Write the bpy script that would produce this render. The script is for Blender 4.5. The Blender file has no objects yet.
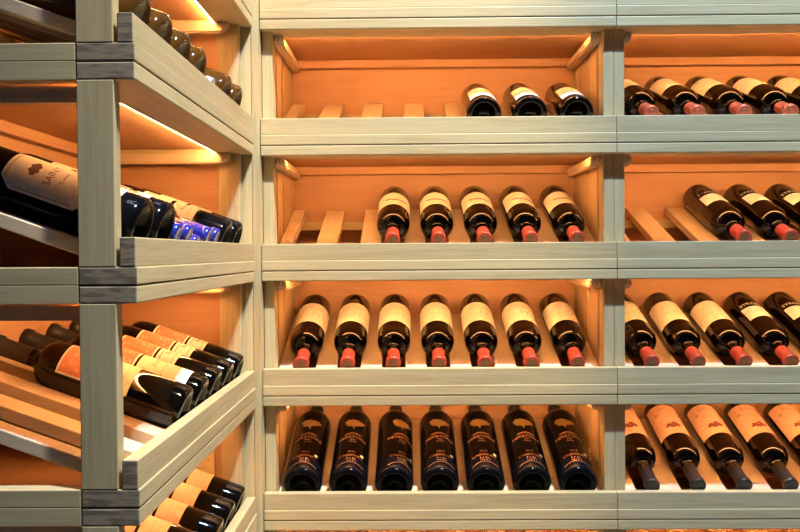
import bpy, bmesh, math, random
from mathutils import Vector, Matrix
random.seed(7)
SC = bpy.context.scene
COL = SC.collection
PI = math.pi

# ------------------------------------------------------------------ materials
def newmat(name):
    m = bpy.data.materials.new(name); m.use_nodes = True
    nt = m.node_tree
    return m, nt, nt.nodes['Principled BSDF']

def plain(name, col, rough=.5, coat=0., metal=0., spec=.5):
    m, nt, b = newmat(name)
    b.inputs['Base Color'].default_value = (*col, 1)
    b.inputs['Roughness'].default_value = rough
    b.inputs['Metallic'].default_value = metal
    b.inputs['Coat Weight'].default_value = coat
    b.inputs['Specular IOR Level'].default_value = spec
    if spec < .3: b.inputs['IOR'].default_value = 1.38
    return m

def wood(name, axis, light, dark, rough=.5, endcol=(.25, .19, .115), fine=1.0):
    """oak-like wood: grain stretched along a local axis, darker end grain"""
    m, nt, b = newmat(name)
    N = nt.nodes; L = nt.links
    tc = N.new('ShaderNodeTexCoord')
    oi = N.new('ShaderNodeObjectInfo')
    mul = N.new('ShaderNodeVectorMath'); mul.operation = 'SCALE'
    comb = N.new('ShaderNodeCombineXYZ')
    for i in range(3): L.new(oi.outputs['Random'], comb.inputs[i])
    L.new(comb.outputs[0], mul.inputs[0]); mul.inputs['Scale'].default_value = 17.3
    def tex(along, across, detail, rgh=.55, dist=0.):
        mp = N.new('ShaderNodeMapping')
        s = [across]*3; s[axis] = along
        mp.inputs['Scale'].default_value = s
        L.new(tc.outputs['Object'], mp.inputs['Vector'])
        ad = N.new('ShaderNodeVectorMath'); ad.operation = 'ADD'
        L.new(mp.outputs[0], ad.inputs[0]); L.new(mul.outputs[0], ad.inputs[1])
        no = N.new('ShaderNodeTexNoise'); no.inputs['Scale'].default_value = 1.0
        no.inputs['Detail'].default_value = detail; no.inputs['Roughness'].default_value = rgh
        no.inputs['Distortion'].default_value = dist
        L.new(ad.outputs[0], no.inputs['Vector'])
        return no.outputs['Fac']
    broad = tex(3.0, 55*fine, 3, .6, .6)
    streak = tex(9.0, 420*fine, 4, .65)
    mx = N.new('ShaderNodeMath'); mx.operation = 'MULTIPLY_ADD'
    L.new(streak, mx.inputs[0]); mx.inputs[1].default_value = .55
    sc = N.new('ShaderNodeMath'); sc.operation = 'MULTIPLY'; L.new(broad, sc.inputs[0]); sc.inputs[1].default_value = .45
    L.new(sc.outputs[0], mx.inputs[2])
    ramp = N.new('ShaderNodeValToRGB')
    e = ramp.color_ramp.elements
    e[0].position = .36; e[0].color = (*dark, 1)
    e[1].position = .56; e[1].color = (*light, 1)
    L.new(mx.outputs[0], ramp.inputs[0])
    # board-to-board tone
    hsv = N.new('ShaderNodeHueSaturation')
    mr = N.new('ShaderNodeMapRange'); mr.inputs['To Min'].default_value = .9; mr.inputs['To Max'].default_value = 1.08
    L.new(oi.outputs['Random'], mr.inputs['Value']); L.new(mr.outputs[0], hsv.inputs['Value'])
    L.new(ramp.outputs[0], hsv.inputs['Color'])
    # end grain
    sep = N.new('ShaderNodeSeparateXYZ'); L.new(tc.outputs['Normal'], sep.inputs[0])
    ab = N.new('ShaderNodeMath'); ab.operation = 'ABSOLUTE'; L.new(sep.outputs[axis], ab.inputs[0])
    gt = N.new('ShaderNodeMath'); gt.operation = 'GREATER_THAN'; L.new(ab.outputs[0], gt.inputs[0]); gt.inputs[1].default_value = .8
    wv = N.new('ShaderNodeTexWave'); wv.inputs['Scale'].default_value = 38; wv.inputs['Distortion'].default_value = 9
    wv.inputs['Detail'].default_value = 2; wv.inputs['Detail Scale'].default_value = .6
    ad2 = N.new('ShaderNodeVectorMath'); ad2.operation = 'ADD'
    L.new(tc.outputs['Object'], ad2.inputs[0]); L.new(mul.outputs[0], ad2.inputs[1])
    mp2 = N.new('ShaderNodeMapping'); s2 = [1, 1, 6]; mp2.inputs['Scale'].default_value = s2
    L.new(ad2.outputs[0], mp2.inputs[0]); L.new(mp2.outputs[0], wv.inputs['Vector'])
    er = N.new('ShaderNodeMixRGB'); er.inputs[1].default_value = (*[c*.75 for c in endcol], 1); er.inputs[2].default_value = (*[c*1.5 for c in endcol], 1)
    L.new(wv.outputs['Fac'], er.inputs[0])
    fin = N.new('ShaderNodeMixRGB'); L.new(gt.outputs[0], fin.inputs[0]); L.new(hsv.outputs[0], fin.inputs[1]); L.new(er.outputs[0], fin.inputs[2])
    L.new(fin.outputs[0], b.inputs['Base Color'])
    b.inputs['Roughness'].default_value = rough
    bp = N.new('ShaderNodeBump'); bp.inputs['Strength'].default_value = .12; bp.inputs['Distance'].default_value = .001
    L.new(streak, bp.inputs['Height']); L.new(bp.outputs[0], b.inputs['Normal'])
    return m

WL, WD = (.64, .505, .255), (.50, .38, .175)
WOOD = [wood('pale_oak_%s' % 'xyz'[i], i, WL, WD) for i in range(3)]
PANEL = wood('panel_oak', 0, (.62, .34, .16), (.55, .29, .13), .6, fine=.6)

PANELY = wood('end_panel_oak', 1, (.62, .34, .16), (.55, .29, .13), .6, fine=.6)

SIDE = wood('side_oak', 2, (.66, .43, .22), (.56, .35, .17), .55, fine=.7)

SLAT = wood('slat_oak', 1, (.76, .57, .35), (.64, .46, .27), .5, (.52, .40, .24))

def labelpaper(name, col, rough=.65):
    m, nt, b = newmat(name)
    N = nt.nodes; L = nt.links
    tc = N.new('ShaderNodeTexCoord'); no = N.new('ShaderNodeTexNoise')
    no.inputs['Scale'].default_value = 90; no.inputs['Detail'].default_value = 3
    L.new(tc.outputs['Object'], no.inputs['Vector'])
    r = N.new('ShaderNodeValToRGB'); e = r.color_ramp.elements
    e[0].position = .3; e[0].color = (*[c*.84 for c in col], 1); e[1].position = .62; e[1].color = (*col, 1)
    L.new(no.outputs['Fac'], r.inputs[0]); L.new(r.outputs[0], b.inputs['Base Color'])
    b.inputs['Roughness'].default_value = rough
    return m

M = dict(
    glass=plain('dark_bottle_glass', (.003, .0018, .001), .04, 0, 0, .4),
    satin=plain('satin_black_glass', (.004, .004, .005), .13, 0, 0, .15),
    amber=plain('olive_brown_glass', (.075, .034, .006), .10, 0, 0, .35),
    punt=plain('punt_glass', (.006, .006, .006), .25),
    cream=labelpaper('cream_label_paper', (.84, .77, .58)),
    white=labelpaper('white_label_paper', (.86, .85, .78)),
    peach=labelpaper('warm_label_paper', (.80, .68, .52)),
    salmonp=labelpaper('salmon_label_paper', (.74, .46, .29)),
    terra=labelpaper('terracotta_label_paper', (.62, .22, .10)),
    pale=labelpaper('pale_yellow_label_paper', (.80, .76, .48)),
    red=plain('red_capsule_foil', (.45, .05, .018), .38, .1),
    copper=plain('copper_capsule_foil', (.62, .15, .07), .3, .2, .3),
    blackcap=plain('black_capsule_foil', (.022, .019, .017), .36, 0),
    blue=plain('blue_capsule_foil', (.008, .02, .30), .22, .2),
    silver=plain('pale_blue_capsule_foil', (.42, .50, .62), .35, 0, .3),
    ink=plain('brown_ink', (.13, .05, .025), .7),
    redink=plain('dark_red_ink', (.20, .04, .025), .7),
    faint=plain('faint_brown_ink', (.42, .30, .17), .7),
    gold=plain('copper_print', (.62, .27, .10), .32, 0, .5),
    leaf=plain('dull_gold_print', (.20, .115, .035), .45, 0, .3),
    whiteink=plain('white_print', (.92, .86, .74), .6),
    teal=plain('pale_teal_sticker', (.45, .72, .62), .5),
    embossed=plain('embossed_glass', (.04, .06, .10), .3),
    seal=plain('dark_gold_foil_seal', (.22, .10, .04), .4, 0, .5),
    tagpaper=plain('yellow_tag_paper', (.78, .60, .28), .7),
    profile=plain('led_profile', (.7, .7, .68), .4),
)
def emit(name, col, s):
    m = bpy.data.materials.new(name); m.use_nodes = True
    nt = m.node_tree; nt.nodes.clear()
    e = nt.nodes.new('ShaderNodeEmission'); o = nt.nodes.new('ShaderNodeOutputMaterial')
    e.inputs[0].default_value = (*col, 1); e.inputs[1].default_value = s
    nt.links.new(e.outputs[0], o.inputs[0]); return m
LED_COL = (1.0, .50, .18)
M['led'] = emit('warm_led_strip', LED_COL, 140.0)

# ------------------------------------------------------------------ helpers
def link(name, me, mat, parent=None):
    o = bpy.data.objects.new(name, me); COL.objects.link(o)
    if mat is not None and len(me.materials) == 0: me.materials.append(mat)
    if parent is not None: o.parent = parent
    return o

def tag(o, label=None, cat=None, group=None, kind=None):
    if label: o['label'] = label
    if cat: o['category'] = cat
    if group: o['group'] = group
    if kind: o['kind'] = kind
    return o

def empty(name, mat=None):
    o = bpy.data.objects.new(name, None); COL.objects.link(o)
    o.empty_display_size = .05
    if mat is not None: o.matrix_world = mat
    return o

def box_bm(x0, x1, y0, y1, z0, z1, bev=.0012, seg=2):
    bm = bmesh.new()
    bmesh.ops.create_cube(bm, size=1)
    for v in bm.verts:
        v.co = Vector(((x0+x1)/2+v.co.x*(x1-x0), (y0+y1)/2+v.co.y*(y1-y0), (z0+z1)/2+v.co.z*(z1-z0)))
    if bev: bmesh.ops.bevel(bm, geom=list(bm.edges), offset=bev, segments=seg, profile=.5, affect='EDGES')
    return bm

def fin(bm, name, smooth=False):
    me = bpy.data.meshes.new(name)
    bmesh.ops.recalc_face_normals(bm, faces=bm.faces)
    bm.to_mesh(me); bm.free()
    if smooth:
        for p in me.polygons: p.use_smooth = True
    return me

def board(name, parent, ax, x0, x1, y0, y1, z0, z1, bev=.0012, mat=None):
    return link(name, fin(box_bm(x0, x1, y0, y1, z0, z1, bev), name), mat or WOOD[ax], parent)

def copy_tree(o, parent=None):
    c = o.copy(); COL.objects.link(c); c.parent = parent
    for ch in o.children: copy_tree(ch, c)
    return c

# ------------------------------------------------------------------ rack module
W = .7271          # module width
D = .338           # module depth
RA, RB, FH = .0208, .0203, .0342
SLOT = .0956
SW = .0228
SLOPE = math.atan(.357)
def slat_top(y): return RA+FH-.0155+(y-.04)*.357

def make_unit(h):
    r = empty('wine_rack_module')
    hw = W/2+.0001
    zb, zt = RA, h-RB-.0012
    TOP = h-.0012
    board('bottom_rail', r, 0, -hw, hw, 0, .068, 0, RA, .0016)
    board('top_rail', r, 0, -hw, hw, .0006, .068, zt, TOP, .0018)
    board('front_ledge', r, 0, -hw, hw, .002, .0205, RA, RA+FH, .0014)
    for s in (-1, 1):
        a, b = sorted((s*hw, s*(hw-.0215)))
        board('post', r, 2, a, b, .025, .068, zb, zt)
        board('post', r, 2, a, b, .291, .331, zb, zt)
        board('bottom_side_rail', r, 1, a, b, .0685, .331, 0, RA)
        board('top_side_rail', r, 1, a, b, .0685, .331, zt, h-.0002, .0005)
        # rounded cleat under the top
        a, b = sorted((s*(hw-.0215), s*(hw-.0215-.020)))
        bm = bmesh.new()
        prof = [(.311, zt-.0006), (.311, zt-.021)]
        for k in range(9):
            t = -PI/2-k*PI/2/8*1.0
            prof.append((.060+.018*math.cos(t), zt-.003+.018*math.sin(t)))
        prof.append((.042, zt-.0006))
        vs = [[bm.verts.new((x, p[0], p[1])) for p in prof] for x in (a, b)]
        bm.faces.new(vs[0]); bm.faces.new(vs[1][::-1])
        n = len(prof)
        for i in range(n):
            bm.faces.new((vs[0][i], vs[0][(i+1) % n], vs[1][(i+1) % n], vs[1][i]))
        bmesh.ops.recalc_face_normals(bm, faces=bm.faces)
        bmesh.ops.bevel(bm, geom=[e for e in bm.edges if abs((e.verts[0].co-e.verts[1].co).x) < 1e-6], offset=.003, segments=2, affect='EDGES')
        link('side_cleat', fin(bm, 'side_cleat'), SLAT, r)
        # thin inner side boards
        a, b = sorted((s*(hw-.0095), s*(hw-.0205)))
        board('side_board', r, 2, a, b, .090, .161, zb+.001, zt-.001, .0012, SIDE)
        board('side_board', r, 2, a, b, .180, .2900, zb+.001, zt-.001, .0012, SIDE)
    board('end_panel', r, 1, hw-.0085, hw-.0025, .0690, .2900, zb+.0005, zt-.0005, 0, PANELY)
    board('back_panel', r, 0, -hw+.001, hw-.001, .3315, D, 0, TOP, 0, PANEL)
    board('top_panel', r, 0, -hw+.0225, hw-.0225, .0685, .331, zt+.009, zt+.016, 0, PANEL)
    board('top_back_beam', r, 0, -hw+.0225, hw-.0225, .312, .331, zt-.010, zt+.0088, .0012, PANEL)
    # sloping slats
    for i in range(8):
        xc = (i-3.5)*SLOT
        x0, x1 = max(xc-SW, -hw+.0225), min(xc+SW, hw-.0225)
        y0, y1 = .024, .3295
        bm = box_bm(x0, x1, 0, (y1-y0)/math.cos(SLOPE)-.008, -.017, 0, .0015)
        bm.transform(Matrix.Translation((0, y0+.005, slat_top(y0+.005))) @ Matrix.Rotation(SLOPE, 4, 'X'))
        link('slat', fin(bm, 'slat'), SLAT, r)
    board('slat_beam', r, 0, -hw+.0225, hw-.0225, .294, .318, slat_top(.294)-.0195-.020, slat_top(.294)-.0195)
    # LED strip in the step behind the top rail
    pr = link('led_profile', fin(box_bm(-.340, .340, .0683, .0700, zt+.0005, zt+.0085, 0), 'led_profile'), M['profile'], r)
    link('led_strip', fin(box_bm(-.339, .339, .0701, .0735, zt+.0018, zt+.0056, .0006, 1), 'led_strip'), M['led'], pr)
    return r

HU = .2573
BASES = [.22295+HU*(1-k) for k in range(6)]
HEIGHT = [HU]*6
CX1, YB = -.30105+.7276/2, 1.6923
XL, CYL = -.3116, .94669+.7276/2
def mat_back(col, row): return Matrix.Translation((CX1+col*.7276, YB, BASES[row]))
def mat_left(row): return Matrix.Translation((XL, CYL, BASES[row])) @ Matrix.Rotation(PI/2, 4, 'Z')
CONT = [['empty', 'holding three label-up bottles with their bases out', 'holding five red-capped bottles beside two bare slots',
         'filled with seven red-capped bottles', 'filled with seven black bottles printed in copper', 'empty'],
        ['empty', 'holding copper-capped bottles', 'with two bare slots beside red-capped bottles', 'holding red-capped bottles with cream labels',
         'holding black-capped bottles with orange-lit labels', 'empty'],
        ['empty', 'holding brown bottles with their round bases out', 'holding two big bottles and small blue-capped ones',
         'holding five bottles with terracotta labels', 'holding four bottles and a yellow paper tag', 'empty']]
UNITS = {}
for row in range(6):
    proto = make_unit(HEIGHT[row])
    for c in (2, 1, 0):
        u = proto if c == 0 else copy_tree(proto)
        mw = mat_left(row) if c == 2 else mat_back(c, row)
        if c < 2:
            for ch in list(u.children):
                if ch.name.startswith('end_panel'): bpy.data.objects.remove(ch)
        if c == 2:      # sides of the side rack are open at the near end
            for ch in list(u.children):
                if ch.name.startswith('side_board'):
                    bpy.data.objects.remove(ch)
        u.matrix_world = mw
        UNITS[(c, row)] = mw
        tag(u, None, 'wine rack', 'pale oak wine rack modules')
        lab = ['pale oak rack module, middle column, %s', 'pale oak rack module, right column, %s',
               'pale oak module of the left rack, %s'][c]
        short = ['cut by the photo top', 'first full shelf down', 'second full shelf down', 'third full shelf down', 'fourth full shelf down', 'cut by the photo bottom'][row]
        if CONT[c][row] != 'empty': lab_t = lab % CONT[c][row]
        else: lab_t = lab % short
        u['label'] = lab_t

# ------------------------------------------------------------------ bottles
def lathe(prof, seg=40, name='lathe'):
    bm = bmesh.new(); rings = []
    for r, z in prof:
        if r < 1e-6: rings.append([bm.verts.new((0, 0, z))])
        else: rings.append([bm.verts.new((r*math.cos(2*PI*k/seg), r*math.sin(2*PI*k/seg), z)) for k in range(seg)])
    for a, b in zip(rings, rings[1:]):
        for k in range(seg):
            k2 = (k+1) % seg
            if len(a) == 1: bm.faces.new((a[0], b[k2], b[k]))
            elif len(b) == 1: bm.faces.new((a[k], a[k2], b[0]))
            else: bm.faces.new((a[k], a[k2], b[k2], b[k]))
    return fin(bm, name, True)

def wrap(pts, faces, R, name, t0):
    """pts are (arc, along); the label faces -Y with its reading-up towards the neck"""
    me = bpy.data.meshes.new(name)
    me.from_pydata([(R*math.sin(u/R), -R*math.cos(u/R), t0+v) for u, v in pts], [], faces)
    me.update(); return me

def sheet(R, u0, u1, t0, t1, name='label', cut=0., n=28, th=.00025):
    """curved paper, clipped corners when cut > 0, with its own thickness"""
    bm = bmesh.new(); nv = 6 if cut == 0 else 1
    cols = []
    for i in range(n+1):
        u = u0+(u1-u0)*i/n
        d = 0
        if cut:
            e = min(u-u0, u1-u)
            d = max(0, cut-e)
        a = u/R
        row = []
        for j in range(nv+1):
            t = (t0+d)+((t1-d)-(t0+d))*j/nv
            row.append([bm.verts.new(((R+o)*math.sin(a), -(R+o)*math.cos(a), t)) for o in (0, th)])
        cols.append(row)
    for i in range(n):
        for j in range(nv):
            for k in (0, 1):
                bm.faces.new((cols[i][j][k], cols[i+1][j][k], cols[i+1][j+1][k], cols[i][j+1][k]))
    for i in range(n):
        for j in (0, nv):
            bm.faces.new((cols[i][j][0], cols[i+1][j][0], cols[i+1][j][1], cols[i][j][1]))
    for i in (0, n):
        for j in range(nv):
            bm.faces.new((cols[i][j][0], cols[i][j+1][0], cols[i][j+1][1], cols[i][j][1]))
    return fin(bm, name, False)

_tc = {}
def textpts(s, size):
    if (s, size) in _tc: return _tc[(s, size)]
    cu = bpy.data.curves.new('t', 'FONT'); cu.body = s; cu.size = size
    cu.align_x = 'CENTER'; cu.resolution_u = 2
    o = bpy.data.objects.new('t', cu); COL.objects.link(o)
    dg = bpy.context.evaluated_depsgraph_get(); dg.update()
    me = o.evaluated_get(dg).to_mesh()
    pts = [(v.co.x, v.co.y) for v in me.vertices]; fs = [tuple(p.vertices) for p in me.polygons]
    o.evaluated_get(dg).to_mesh_clear()
    bpy.data.objects.remove(o); bpy.data.curves.remove(cu)
    _tc[(s, size)] = (pts, fs); return pts, fs

class Print:
    def __init__(s): s.p = []; s.f = []
    def add(s, pts, fs, du=0, dv=0, flip=False, bend=0):
        b = len(s.p)
        for u, v in pts:
            if flip: u, v = -u, -v
            s.p.append((u+du, v+dv-bend*(u*u)))
        s.f += [tuple(i+b for i in f) for f in fs]
    def text(s, t, size, du=0, dv=0, **k): s.add(*textpts(t, size), du, dv, **k)
    def band(s, u0, u1, v, w, curve=0., n=14):
        pts = []; fs = []
        for i in range(n+1):
            u = u0+(u1-u0)*i/n; q = (2*i/n-1); c = curve*(1-q*q)
            pts += [(u, v+c-w/2), (u, v+c+w/2)]
        for i in range(n): fs.append((2*i, 2*i+2, 2*i+3, 2*i+1))
        s.add(pts, fs)
    def poly(s, pts): s.add(pts, [tuple(range(len(pts)))])
    def fan(s, c, pts):
        n = len(pts); K = 6; P_ = [c]; F_ = []
        for k in range(1, K+1): P_ += [(c[0]+(x-c[0])*k/K, c[1]+(y-c[1])*k/K) for x, y in pts]
        F_ += [(0, i+1, (i+1) % n+1) for i in range(n)]
        for k in range(K-1):
            F_ += [(1+k*n+i, 1+(k+1)*n+i, 1+(k+1)*n+(i+1) % n, 1+k*n+(i+1) % n) for i in range(n)]
        s.add(P_, F_)
    def mesh(s, R, name='print'): return wrap(s.p, s.f, R+.0005, name, 0)

# profile families: (radius, height) from the punt outwards
def bordeaux(R=.0364, L=.300, rn=.0130, sh=.192, shl=.034):
    p = [(0, .022), (R*.25, .020), (R*.50, .011), (R*.68, .002), (R*.76, 0), (R*.90, .0012), (R*.975, .0045), (R, .010)]
    p += [(R, .06), (R, .12), (R, sh)]
    for k in range(1, 9):
        t = k/8*PI/2
        p.append((rn+.002+(R-rn-.002)*math.cos(t)**.9 if k < 8 else rn+.0015, sh+shl*math.sin(t)**1.0))
    p += [(rn+.0006, sh+shl+.010), (rn, L-.045), (rn, L-.014), (rn+.0022, L-.012), (rn+.0022, L-.004), (rn+.0008, L-.0008), (0, L-.0008)]
    return p
def capsule_prof(L, a, rn=.0130):
    o = .0006
    return [(rn+o, a), (rn+o, a+.002), (rn+o-.0001, L-.0145), (rn+.0022+o, L-.0125), (rn+.0022+o, L-.003), (rn+.0014+o, L), (rn*.75, L+.0002), (rn*.70, L-.0003), (0, L-.0003)]

PR = {}
def proto(kind, name, glass, cap, capstart=.247, R=.0364, L=.300, rn=.0130, sh=.192, shl=.034, seal=None):
    r = empty(name)
    bd = link('bottle_body', lathe(bordeaux(R, L, rn, sh, shl), 48, 'bottle_body'), M[glass], r)
    cp = link('capsule', lathe(capsule_prof(L, capstart, rn), 32, 'capsule'), M[cap], r)
    if seal:
        link('capsule_top', lathe([(0, 0), (rn*.70, 0), (rn*.70, .0006), (rn*.62, .0009), (0, .0009)], 24, 'capsule_top'), M[seal], cp).location = (0, 0, L-.0002)
    PR[kind] = (r, R)
    return r, R

def lab(r, R, mat, half, t0, t1, cut=0., u=0., name='label'):
    return link(name, sheet(R+.0001, u-half, u+half, t0, t1, name, cut), M[mat], r)
def pr(parent, P, R, mat, name='print'):
    me = P.mesh(R, name); return link(name, me, M[mat], parent)

def scribble(P, u0, u1, v, h, seed, n=7):
    rr = random.Random(seed); u = u0
    while u < u1:
        w = rr.uniform(.5, 1.1)*h*.8
        P.poly([(u, v-h/2), (u+w*.6, v-h/2+rr.uniform(0, .4)*h), (u+w, v+h/2), (u+w*.4, v+h/2-rr.uniform(0, .4)*h)])
        u += w*1.45

# A: cream label with a brown swash
r, R = proto('swash', 'wine_bottle', 'glass', 'red', .252, seal='seal')
l = lab(r, R, 'cream', .050, .066, .158)
P = Print(); P.band(-.026, .026, .114, .0065, .006); scribble(P, -.022, .024, .125, .008, 3); pr(l, P, R, 'redink', 'logo_print')
P = Print(); scribble(P, -.022, .022, .146, .003, 8); scribble(P, -.028, .028, .138, .002, 9); pr(l, P, R, 'faint', 'fine_print')
# B: cream label with a faint drawing
r, R = proto('sketch', 'wine_bottle', 'glass', 'red', .252, seal='seal')
l = lab(r, R, 'cream', .056, .060, .162)
P = Print(); scribble(P, -.022, -.004, .118, .014, 13); scribble(P, .010, .026, .122, .007, 14); scribble(P, -.018, .018, .134, .004, 15); pr(l, P, R, 'faint', 'drawing_print')
P = Print(); scribble(P, -.026, .026, .088, .0035, 18); scribble(P, -.018, .018, .078, .002, 19); P.band(-.03, .03, .096, .0007); pr(l, P, R, 'ink', 'fine_print')
# C: small label under white lettering
r, R = proto('small', 'wine_bottle', 'glass', 'red', .250, seal='seal')
l = lab(r, R, 'white', .027, .092, .146)
P = Print(); 
for k in range(4): scribble(P, -.020, .020, .104+k*.010, .0022, 30+k)
pr(l, P, R, 'faint', 'fine_print')
P = Print(); P.text('STRON', .0150, 0, .0825, flip=True); pr(r, P, R, 'whiteink', 'lettering')
# D: warm label with a dark emblem, long black capsule
r, R = proto('emblem', 'wine_bottle', 'glass', 'blackcap', .226, sh=.188, shl=.034)
l = lab(r, R, 'salmonp', .050, .030, .152)
P = Print()
for (cu, cv, q) in ((-.007, .118, .0105), (.004, .123, .009), (.011, .116, .008), (-.001, .111, .008), (.016, .122, .006)):
    P.fan((cu, cv), [(cu+q*math.cos(a*PI/5)*(1 if a % 2 else .7), cv+q*.8*math.sin(a*PI/5)*(1 if a % 2 else .7)) for a in range(10)])
pr(l, P, R, 'redink', 'emblem_print')
P = Print(); scribble(P, -.020, .020, .050, .0035, 41); pr(l, P, R, 'redink', 'fine_print')
P = Print(); P.fan((.030, .066), [(.030+.005*math.cos(a*PI/6), .066+.005*math.sin(a*PI/6)) for a in range(12)]); scribble(P, -.02, .012, .082, .0016, 42); pr(l, P, R, 'faint', 'seal_print')
# E: copper capsules
r, R = proto('copper', 'wine_bottle', 'glass', 'copper', .246, seal='copper')
l = lab(r, R, 'cream', .044, .055, .150)
P = Print(); P.band(-.044, .044, .066, .0012, .003); scribble(P, -.018, .018, .100, .005, 51); scribble(P, -.024, .024, .128, .0022, 52); pr(l, P, R, 'faint', 'fine_print')
# F: label near the base, base out
r, R = proto('plain', 'wine_bottle', 'glass', 'red', .250)
l = lab(r, R, 'cream', .036, .030, .125, u=-.006)
P = Print(); scribble(P, -.026, .012, .098, .006, 61); scribble(P, -.024, .012, .080, .003, 62); scribble(P, -.024, .012, .050, .0025, 63); pr(l, P, R, 'faint', 'lettering')
P = Print(); P.band(-.036, .024, .038, .0010); pr(l, P, R, 'faint', 'border_line')
# G: black bottle printed in copper
r, R = proto('printed', 'wine_bottle', 'satin', 'blackcap', .236, R=.0402, L=.310, sh=.226, shl=.034)
P = Print(); pts = []
rr = random.Random(4)
for k in range(26):
    a = k/26*2*PI; q = .0215*(1.0 if k % 2 else .86)*(1+.12*math.sin(3*a+1))
    pts.append((q*1.15*math.cos(a), .182+q*.72*math.sin(a)))
P.fan((0, .182), pts); P.band(-.002, .002, .163, .010, n=2); pr(r, P, R, 'leaf', 'tree_print')
P = Print()
P.band(-.020, .020, .133, .0018, .007); P.band(-.016, .016, .130, .0010, .006)
P.text('HERBTVALE', .0125, 0, .1200, bend=6)
P.text('RED', .0065, 0, .1115); P.text('WINE', .0065, 0, .1035)
pr(r, P, R, 'gold', 'lettering')
P = Print(); P.text('2012', .0085, 0, .0640); P.text('CABERNET', .0110, 0, .0500, bend=6); scribble(P, -.010, .010, .042, .006, 71); scribble(P, -.010, .010, .034, .005, 72)
P.band(-.030, .030, .018, .0012, .010); pr(r, P, R, 'gold', 'lower_lettering')
P = Print(); P.fan((.025, .060), [(.025+.0045*math.cos(a*PI/6), .060+.0045*math.sin(a*PI/6)) for a in range(12)]); pr(r, P, R, 'teal', 'round_sticker')
# H: large bottle with clipped-corner label
r, R = proto('large', 'wine_bottle', 'satin', 'blackcap', .250, R=.0400, sh=.200)
l = lab(r, R, 'peach', .036, .060, .170, cut=.014)
P = Print()
P.band(-.022, .022, .065, .0009); P.band(-.022, .022, .165, .0009)
for s in (-1, 1): P.poly([(s*.032, .078), (s*.0328, .078), (s*.0328, .152), (s*.032, .152)])
P.text('SAINT', .013, 0, .112, bend=3); P.text('Cuvee', .008, 0, .098)
pts = [(.012*math.cos(a*PI/8), .138+.008*math.sin(a*PI/8)*(1 if a % 2 else .6)) for a in range(16)]
P.fan((0, .138), pts); pr(l, P, R, 'ink', 'label_print')
lab(r, R, 'peach', .034, .030, .052, name='lower_label')
P = Print(); P.text('R', .014, 0, .010); pr(r, P, R, 'embossed', 'embossed_mark')
# I: slender half bottle with blue capsule
r, R = proto('blue', 'slender_wine_bottle', 'amber', 'blue', .222, R=.0285, L=.290, rn=.0128, sh=.170, shl=.040)
l = lab(r, R, 'peach', .030, .040, .120)
P = Print(); scribble(P, -.018, .018, .080, .006, 81); pr(l, P, R, 'ink', 'label_print')
# J: double label bottle
r, R = proto('double', 'wine_bottle', 'satin', 'blackcap', .250)
l = lab(r, R, 'peach', .034, .062, .105)
P = Print(); P.text('Reserve', .010, 0, .084); scribble(P, -.024, .024, .074, .003, 91); pr(l, P, R, 'ink', 'label_print')
l = lab(r, R, 'cream', .034, .112, .165, name='upper_label')
P = Print(); scribble(P, -.024, .024, .132, .006, 92); P.band(-.03, .03, .156, .001); pr(l, P, R, 'faint', 'upper_label_print')
# K: terracotta + cream label
r, R = proto('terra', 'wine_bottle', 'glass', 'blackcap', .240)
l = lab(r, R, 'cream', .036, .074, .108)
P = Print(); P.text('Red', .013, .006, .089); scribble(P, -.024, .024, .081, .003, 101); P.band(-.034, .034, .102, .0010); pr(l, P, R, 'ink', 'label_print')
l = lab(r, R, 'cream', .040, .112, .176, name='border_label')
s_ = link('picture_panel', sheet(R+.0005, -.037, .037, .115, .172, 'picture_panel'), M['terra'], l)
P = Print(); rr = random.Random(9)
for k in range(40):
    u = rr.uniform(-.034, .034); v = rr.uniform(.118, .168)
    P.band(u, u+rr.uniform(.003, .007), v, .0011, rr.uniform(-.003, .003), 4)
pr(s_, P, R+.0004, 'peach', 'swirl_print')
# L: pale big label with a white band
r, R = proto('pale', 'wine_bottle', 'glass', 'blackcap', .240)
def picture(r, R, t0, t1, seed):
    b_ = lab(r, R, 'cream', .044, t0, t1, name='border_label')
    p_ = link('picture_panel', sheet(R+.0005, -.041, .041, t0+.003, t1-.003, 'picture_panel'), M['terra'], b_)
    P = Print(); rr = random.Random(seed)
    for k in range(36):
        u = rr.uniform(-.037, .034); v = rr.uniform(t0+.006, t1-.006)
        P.band(u, u+rr.uniform(.003, .006), v, .0010, rr.uniform(-.002, .002), 4)
    pr(p_, P, R+.0004, 'peach', 'swirl_print')
l = lab(r, R, 'pale', .044, .038, .108)
P = Print(); P.text('Blanc', .012, 0, .080); scribble(P, -.024, .024, .068, .003, 111); pr(l, P, R, 'faint', 'label_print')
lab(r, R, 'white', .044, .026, .0375, name='white_band')
picture(r, R, .112, .168, 21)
# L2: pale label further up
r, R = proto('creamhigh', 'wine_bottle', 'glass', 'blackcap', .240)
l = lab(r, R, 'pale', .044, .080, .126)
P = Print(); P.text('Blanc', .012, 0, .104); scribble(P, -.024, .024, .094, .003, 115); pr(l, P, R, 'faint', 'label_print')
picture(r, R, .130, .188, 22)
# M: salmon label, near the base
r, R = proto('salmon', 'wine_bottle', 'glass', 'blackcap', .240)
l = lab(r, R, 'salmonp', .042, .066, .108)
P = Print(); scribble(P, -.024, .010, .090, .004, 121); scribble(P, -.020, .014, .079, .0025, 122); pr(l, P, R, 'faint', 'label_print')
lab(r, R, 'salmonp', .042, .113, .165, name='upper_label')
# N: olive-brown bottle, base out
r, R = proto('brown', 'wine_bottle', 'amber', 'blackcap', .240, R=.0385)
l = lab(r, R, 'cream', .034, .070, .150)
# O: neck out with silver capsule
r, R = proto('silver', 'wine_bottle', 'glass', 'silver', .250)
l = lab(r, R, 'cream', .034, .060, .150)

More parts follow.
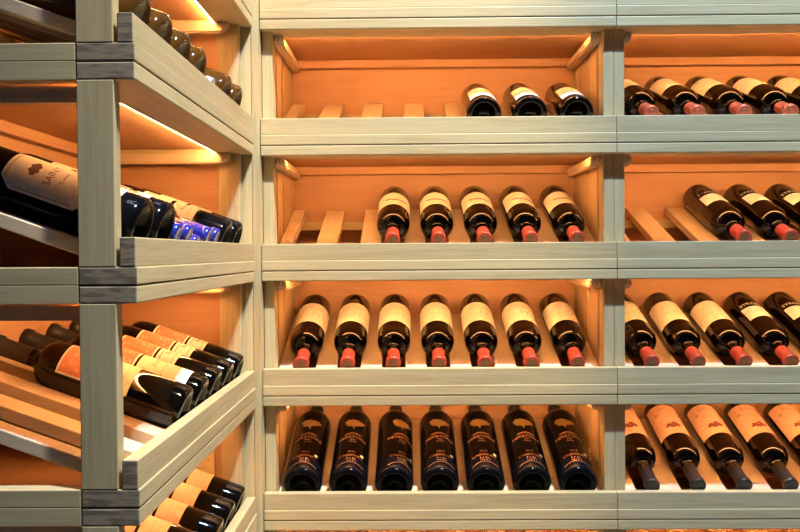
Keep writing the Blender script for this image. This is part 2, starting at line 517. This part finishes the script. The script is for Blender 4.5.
used = set()
c_, s_ = math.cos(SLOPE), math.sin(SLOPE)
def place(kind, col, row, slot, out, label, group, roll=0., cat='bottle', x=None, dz=0., dy=0.):
    """out = 'base' or 'neck' towards the front of the shelf"""
    root, R = PR[kind]
    o = root if kind not in used else copy_tree(root)
    used.add(kind)
    x = (slot-4)*SLOT if x is None else x
    d = abs((x/SLOT+.5) % 1.0-.5)*SLOT
    e = max(0, SLOT/2-SW-d)
    hh = math.sqrt(R*R-e*e)+.0008+dz
    sgn = 1 if out == 'base' else -1
    L = .300 if kind != 'blue' else .290
    yb = (.029 if out == 'base' else .030+L*c_)+dy
    pos = Vector((x, yb, slat_top(yb)))+Vector((0, -s_, c_))*hh
    Z = Vector((0, c_, s_))*sgn; Y = Vector((0, s_, -c_)); X = Y.cross(Z)
    m = Matrix((X, Y, Z)).transposed().to_4x4()
    m = Matrix.Translation(pos) @ m @ Matrix.Rotation(roll, 4, 'Z')
    o.matrix_world = UNITS[(col, row)] @ m
    tag(o, label, cat, group)
    return o

ORD = ['', 'first', 'second', 'third', 'fourth', 'fifth', 'sixth', 'seventh']
def jit(a=.10): return random.uniform(-a, a)
# middle column
for k, s in enumerate((5, 6, 7)):
    place('plain', 0, 1, s, 'base', 'cream-labelled bottle, base outwards on the top middle shelf, %s of three' % ['leftmost', 'middle', 'rightmost'][k],
          'base-out bottles on the top middle shelf', roll=.35+jit(.05))
for k, s in enumerate(range(3, 8)):
    place('swash', 0, 2, s, 'neck', 'red-capped bottle with brown swash on cream label, %s in the row of five' % ['leftmost', 'second from left', 'central', 'second from right', 'rightmost'][k],
          'red-capped bottles on the second middle shelf', roll=-.08+jit())
for k, s in enumerate(range(1, 8)):
    place('sketch', 0, 3, s, 'neck', 'red-capped bottle with wide cream label, %s from left in the row of seven' % ORD[k+1],
          'red-capped bottles on the third middle shelf', roll=jit(.12))
for k, s in enumerate(range(1, 8)):
    place('printed', 0, 4, s, 'base', 'black bottle printed in copper, base outwards, %s from left on the lowest middle shelf' % ORD[k+1],
          'copper-printed black bottles', roll=[.02, .10, .42, .10, -.02, .05, .0][k])
# right column
for k in range(5):
    place('copper', 1, 1, k+1, 'neck', ['copper-capped bottle half hidden by the post on the top right shelf', 'copper-capped bottle, second from the post on the top right shelf',
          'copper-capped bottle, third from the post on the top right shelf', 'copper-capped bottle, fourth from the post on the top right shelf',
          'bottle on the top right shelf cut off by the photo edge'][k], 'copper-capped bottles on the top right shelf', roll=jit())
for k in range(4):
    place('small', 1, 2, k+3, 'neck', ['red-capped bottle with small white label beside the bare slats on the right', 'middle red-capped bottle with white lettering on the second right shelf',
          'red-capped bottle with small label, third from the bare slats, at the photo edge', 'bottle of which only a dark sliver shows at the photo edge, second right shelf'][k],
          'small-label bottles on the second right shelf', roll=.12+jit(.04))
for k in range(3):
    place('sketch', 1, 3, k+1, 'neck', ['red-capped bottle with wide cream label half hidden by the post, third right shelf', 'red-capped cream-label bottle, second from the post on the third right shelf',
          'red-capped cream-label bottle, next to the small-label ones on the third right shelf'][k], 'cream-label bottles on the third right shelf', roll=jit(.06))
for k in range(3):
    place('small', 1, 3, k+4, 'neck', ['red-capped bottle with small label, right of the cream-label ones, third right shelf',
          'small-label bottle near the photo edge on the third right shelf', 'bottle showing only a dark sliver at the photo edge, third right shelf'][k],
          'small-label bottles on the third right shelf', roll=.12+jit(.04))
for k in range(5):
    place('emblem', 1, 4, k+1, 'neck', ['black-capped bottle half hidden by the post on the lowest right shelf', 'black-capped bottle with red emblem, second from the post on the lowest right shelf',
          'black-capped bottle with red emblem, third from the post on the lowest right shelf', 'black-capped bottle with red emblem, fourth from the post on the lowest right shelf',
          'warm-labelled bottle cut by the photo edge on the lowest right shelf'][k], 'emblem-label bottles on the lowest right shelf', roll=jit(.08))
# left rack: slot 1 is nearest to the camera
for s in (1, 2, 3, 4, 6, 7):
    place('brown', 2, 1, s, 'base', {1: 'brown bottle nearest the front post on the top left shelf, base out', 2: 'brown bottle base, second from the front post on the top left shelf',
          3: 'brown bottle base, third from the front post on the top left shelf', 4: 'brown bottle base just before the pale blue cap on the top left shelf',
          6: 'brown bottle just behind the pale blue cap on the top left shelf', 7: 'brown bottle farthest back on the top left shelf, by the corner'}[s],
          'brown bottles on the top left shelf', roll=-.5)
place('silver', 2, 1, 5, 'neck', 'bottle with pale blue cap between brown bottle bases on the top left shelf', 'brown bottles on the top left shelf')
place('large', 2, 2, 1, 'base', 'large black bottle with clipped-corner label right behind the near post', 'large bottles on the second left shelf', roll=-.75)
place('large', 2, 2, 2, 'base', 'large black bottle, second from the near post on the second left shelf', 'large bottles on the second left shelf', roll=-.55)
for k in range(5):
    place('blue', 2, 2, 0, 'neck', 'slender bottle with shiny blue cap, %s of the five on the left rack' % ['nearest', 'second nearest', 'middle', 'second farthest', 'farthest'][k],
          'blue-capped slender bottles', roll=.4, x=(-1.26+k*.63)*SLOT)
place('double', 2, 2, 6, 'base', 'brown bottle with two cream labels just behind the blue-capped bottles', 'two-label bottles on the second left shelf', roll=-.35)
place('double', 2, 2, 7, 'base', 'brown bottle with two cream labels nearest the corner on the second left shelf', 'two-label bottles on the second left shelf', roll=-.3)
place('creamhigh', 2, 3, 3, 'base', 'dark bottle nearest the camera in the row of five on the third left shelf', 'bottles on the third left shelf', roll=-.35)
place('pale', 2, 3, 4, 'base', 'bottle with large pale yellow label and white band on the third left shelf', 'bottles on the third left shelf', roll=-.3)
for s in (5, 6, 7):
    place('terra', 2, 3, s, 'base', {5: 'terracotta-label bottle next to the pale yellow label', 6: 'terracotta-label bottle, middle of the three on the third left shelf',
          7: 'terracotta-label bottle farthest back by the corner'}[s], 'terracotta-label bottles', roll=-.3)
for s in (4, 5, 6, 7):
    place('salmon', 2, 4, s, 'base', {4: 'bottle with orange-lit label, lowest in the photo on the bottom left shelf', 5: 'dark bottle, third from the corner on the bottom left shelf',
          6: 'dark bottle, second from the corner on the bottom left shelf', 7: 'dark bottle in the corner beside the yellow paper tag, bottom left shelf'}[s],
          'bottles on the bottom left shelf', roll=-.35)
# yellow paper tag standing behind the corner bottle
bm = box_bm(-.045, .045, -.0004, .0004, 0, .125, 0)
t = link('paper_tag', fin(bm, 'paper_tag'), M['tagpaper'])
t.matrix_world = UNITS[(2, 4)] @ Matrix.Translation((.3385, .125, slat_top(.125)+.002)) @ Matrix.Rotation(math.radians(-90), 4, 'Z')
tag(t, 'yellow paper tag leaning behind the corner bottle on the bottom left shelf', 'tag')
P = Print()
for k in range(5): scribble(P, -.036, .034, .050+k*.015, .005, 130+k)
me = bpy.data.meshes.new('tag_writing'); me.from_pydata([(u, -.0007, v) for u, v in P.p], [], P.f)
link('tag_writing', me, M['faint'], t)

# ------------------------------------------------------------------ corner filler boards
zb, zt = BASES[5], BASES[0]+.24
def struct(name, bm, mat):
    o = link(name, fin(bm, name), mat); o['kind'] = 'structure'; return o
struct('trim_1', box_bm(-.655, -.3166, 1.6775, 1.692, zb, zt, .001), WOOD[2])
struct('trim_2', box_bm(-.3160, -.3018, 1.6765, 1.720, zb, zt, .0015), WOOD[2])
FLOOR = BASES[5]-.10
# plinths
for nm, x0, x1, y0, y1, z1, lb in (('rack_plinth', -.3, 1.15, 1.71, 2.02, BASES[5], 'wooden plinth under the back rack columns'),
                               ('rack_plinth', -.64, -.325, .955, 1.67, BASES[5], 'wooden plinth under the near left rack')):
    o = link(nm, fin(box_bm(x0, x1, y0, y1, FLOOR, z1, .002), nm), WOOD[0]); tag(o, lb, 'plinth')

# ------------------------------------------------------------------ room
wallm, nt, b = newmat('painted_wall')
no = nt.nodes.new('ShaderNodeTexNoise'); no.inputs['Scale'].default_value = 6
rp = nt.nodes.new('ShaderNodeValToRGB'); rp.color_ramp.elements[0].color = (.16, .12, .09, 1); rp.color_ramp.elements[1].color = (.22, .17, .13, 1)
nt.links.new(no.outputs['Fac'], rp.inputs[0]); nt.links.new(rp.outputs[0], b.inputs['Base Color']); b.inputs['Roughness'].default_value = .8
floorm = wood('floor_oak', 0, (.20, .14, .09), (.10, .07, .045), .45)
CEIL = 3.1
struct('wall_back', box_bm(-1.2, 3.0, 2.040, 2.09, FLOOR, CEIL, 0), wallm)
struct('wall_left', box_bm(-.76, -.70, -2.5, 2.039, FLOOR, CEIL, 0), wallm)
struct('floor', box_bm(-1.2, 3.0, -2.5, 2.09, FLOOR-.05, FLOOR, 0), floorm)

# ------------------------------------------------------------------ lights
w = bpy.data.worlds.new('World'); SC.world = w; w.use_nodes = True
w.node_tree.nodes['Background'].inputs[0].default_value = (.62, .80, 1.0, 1)
w.node_tree.nodes['Background'].inputs[1].default_value = .045
def light(kind, name, loc, tgt, col, e, size, spot=None):
    d = bpy.data.lights.new(name, kind); d.color = col; d.energy = e
    if kind == 'AREA': d.shape = 'DISK'; d.size = size
    else: d.shadow_soft_size = size
    if spot: d.spot_size = spot; d.spot_blend = .6
    o = bpy.data.objects.new(name, d); COL.objects.link(o)
    o.location = loc
    o.rotation_euler = (Vector(tgt)-Vector(loc)).to_track_quat('-Z', 'Y').to_euler()
    return o
light('SPOT', 'cool_ceiling_spotlight', (.80, .46, 2.9), (.45, 1.65, -.55), (.60, .80, 1.0), 720, .03, math.radians(50))
light('SPOT', 'warm_ceiling_spotlight', (.60, .50, 2.9), (-.30, 1.58, -.3), (1.0, .78, .38), 480, .03, math.radians(27))
light('AREA', 'blue_ceiling_lamp', (.70, .40, 2.88), (0, 1.5, 0), (.08, .28, 1.0), 60, .16)

# ------------------------------------------------------------------ camera
cam = bpy.data.cameras.new('camera'); co = bpy.data.objects.new('camera', cam); COL.objects.link(co)
cam.sensor_width = 36; cam.lens = 826.84*36/800
cam.clip_start = .01
yaw, pitch, roll = -.01019, -.01542, -.0068
fwd = Vector((math.sin(yaw)*math.cos(pitch), math.cos(yaw)*math.cos(pitch), math.sin(pitch)))
rgt = Vector((math.cos(yaw), -math.sin(yaw), 0)); up = rgt.cross(fwd)
r2 = rgt*math.cos(roll)+up*math.sin(roll); u2 = up*math.cos(roll)-rgt*math.sin(roll)
co.matrix_world = Matrix((r2, u2, -fwd)).transposed().to_4x4()
SC.camera = co
SC.view_settings.view_transform = 'Standard'; SC.view_settings.look = 'None'
SC.view_settings.gamma = 1; SC.view_settings.use_curve_mapping = False
SC.view_settings.exposure = 0
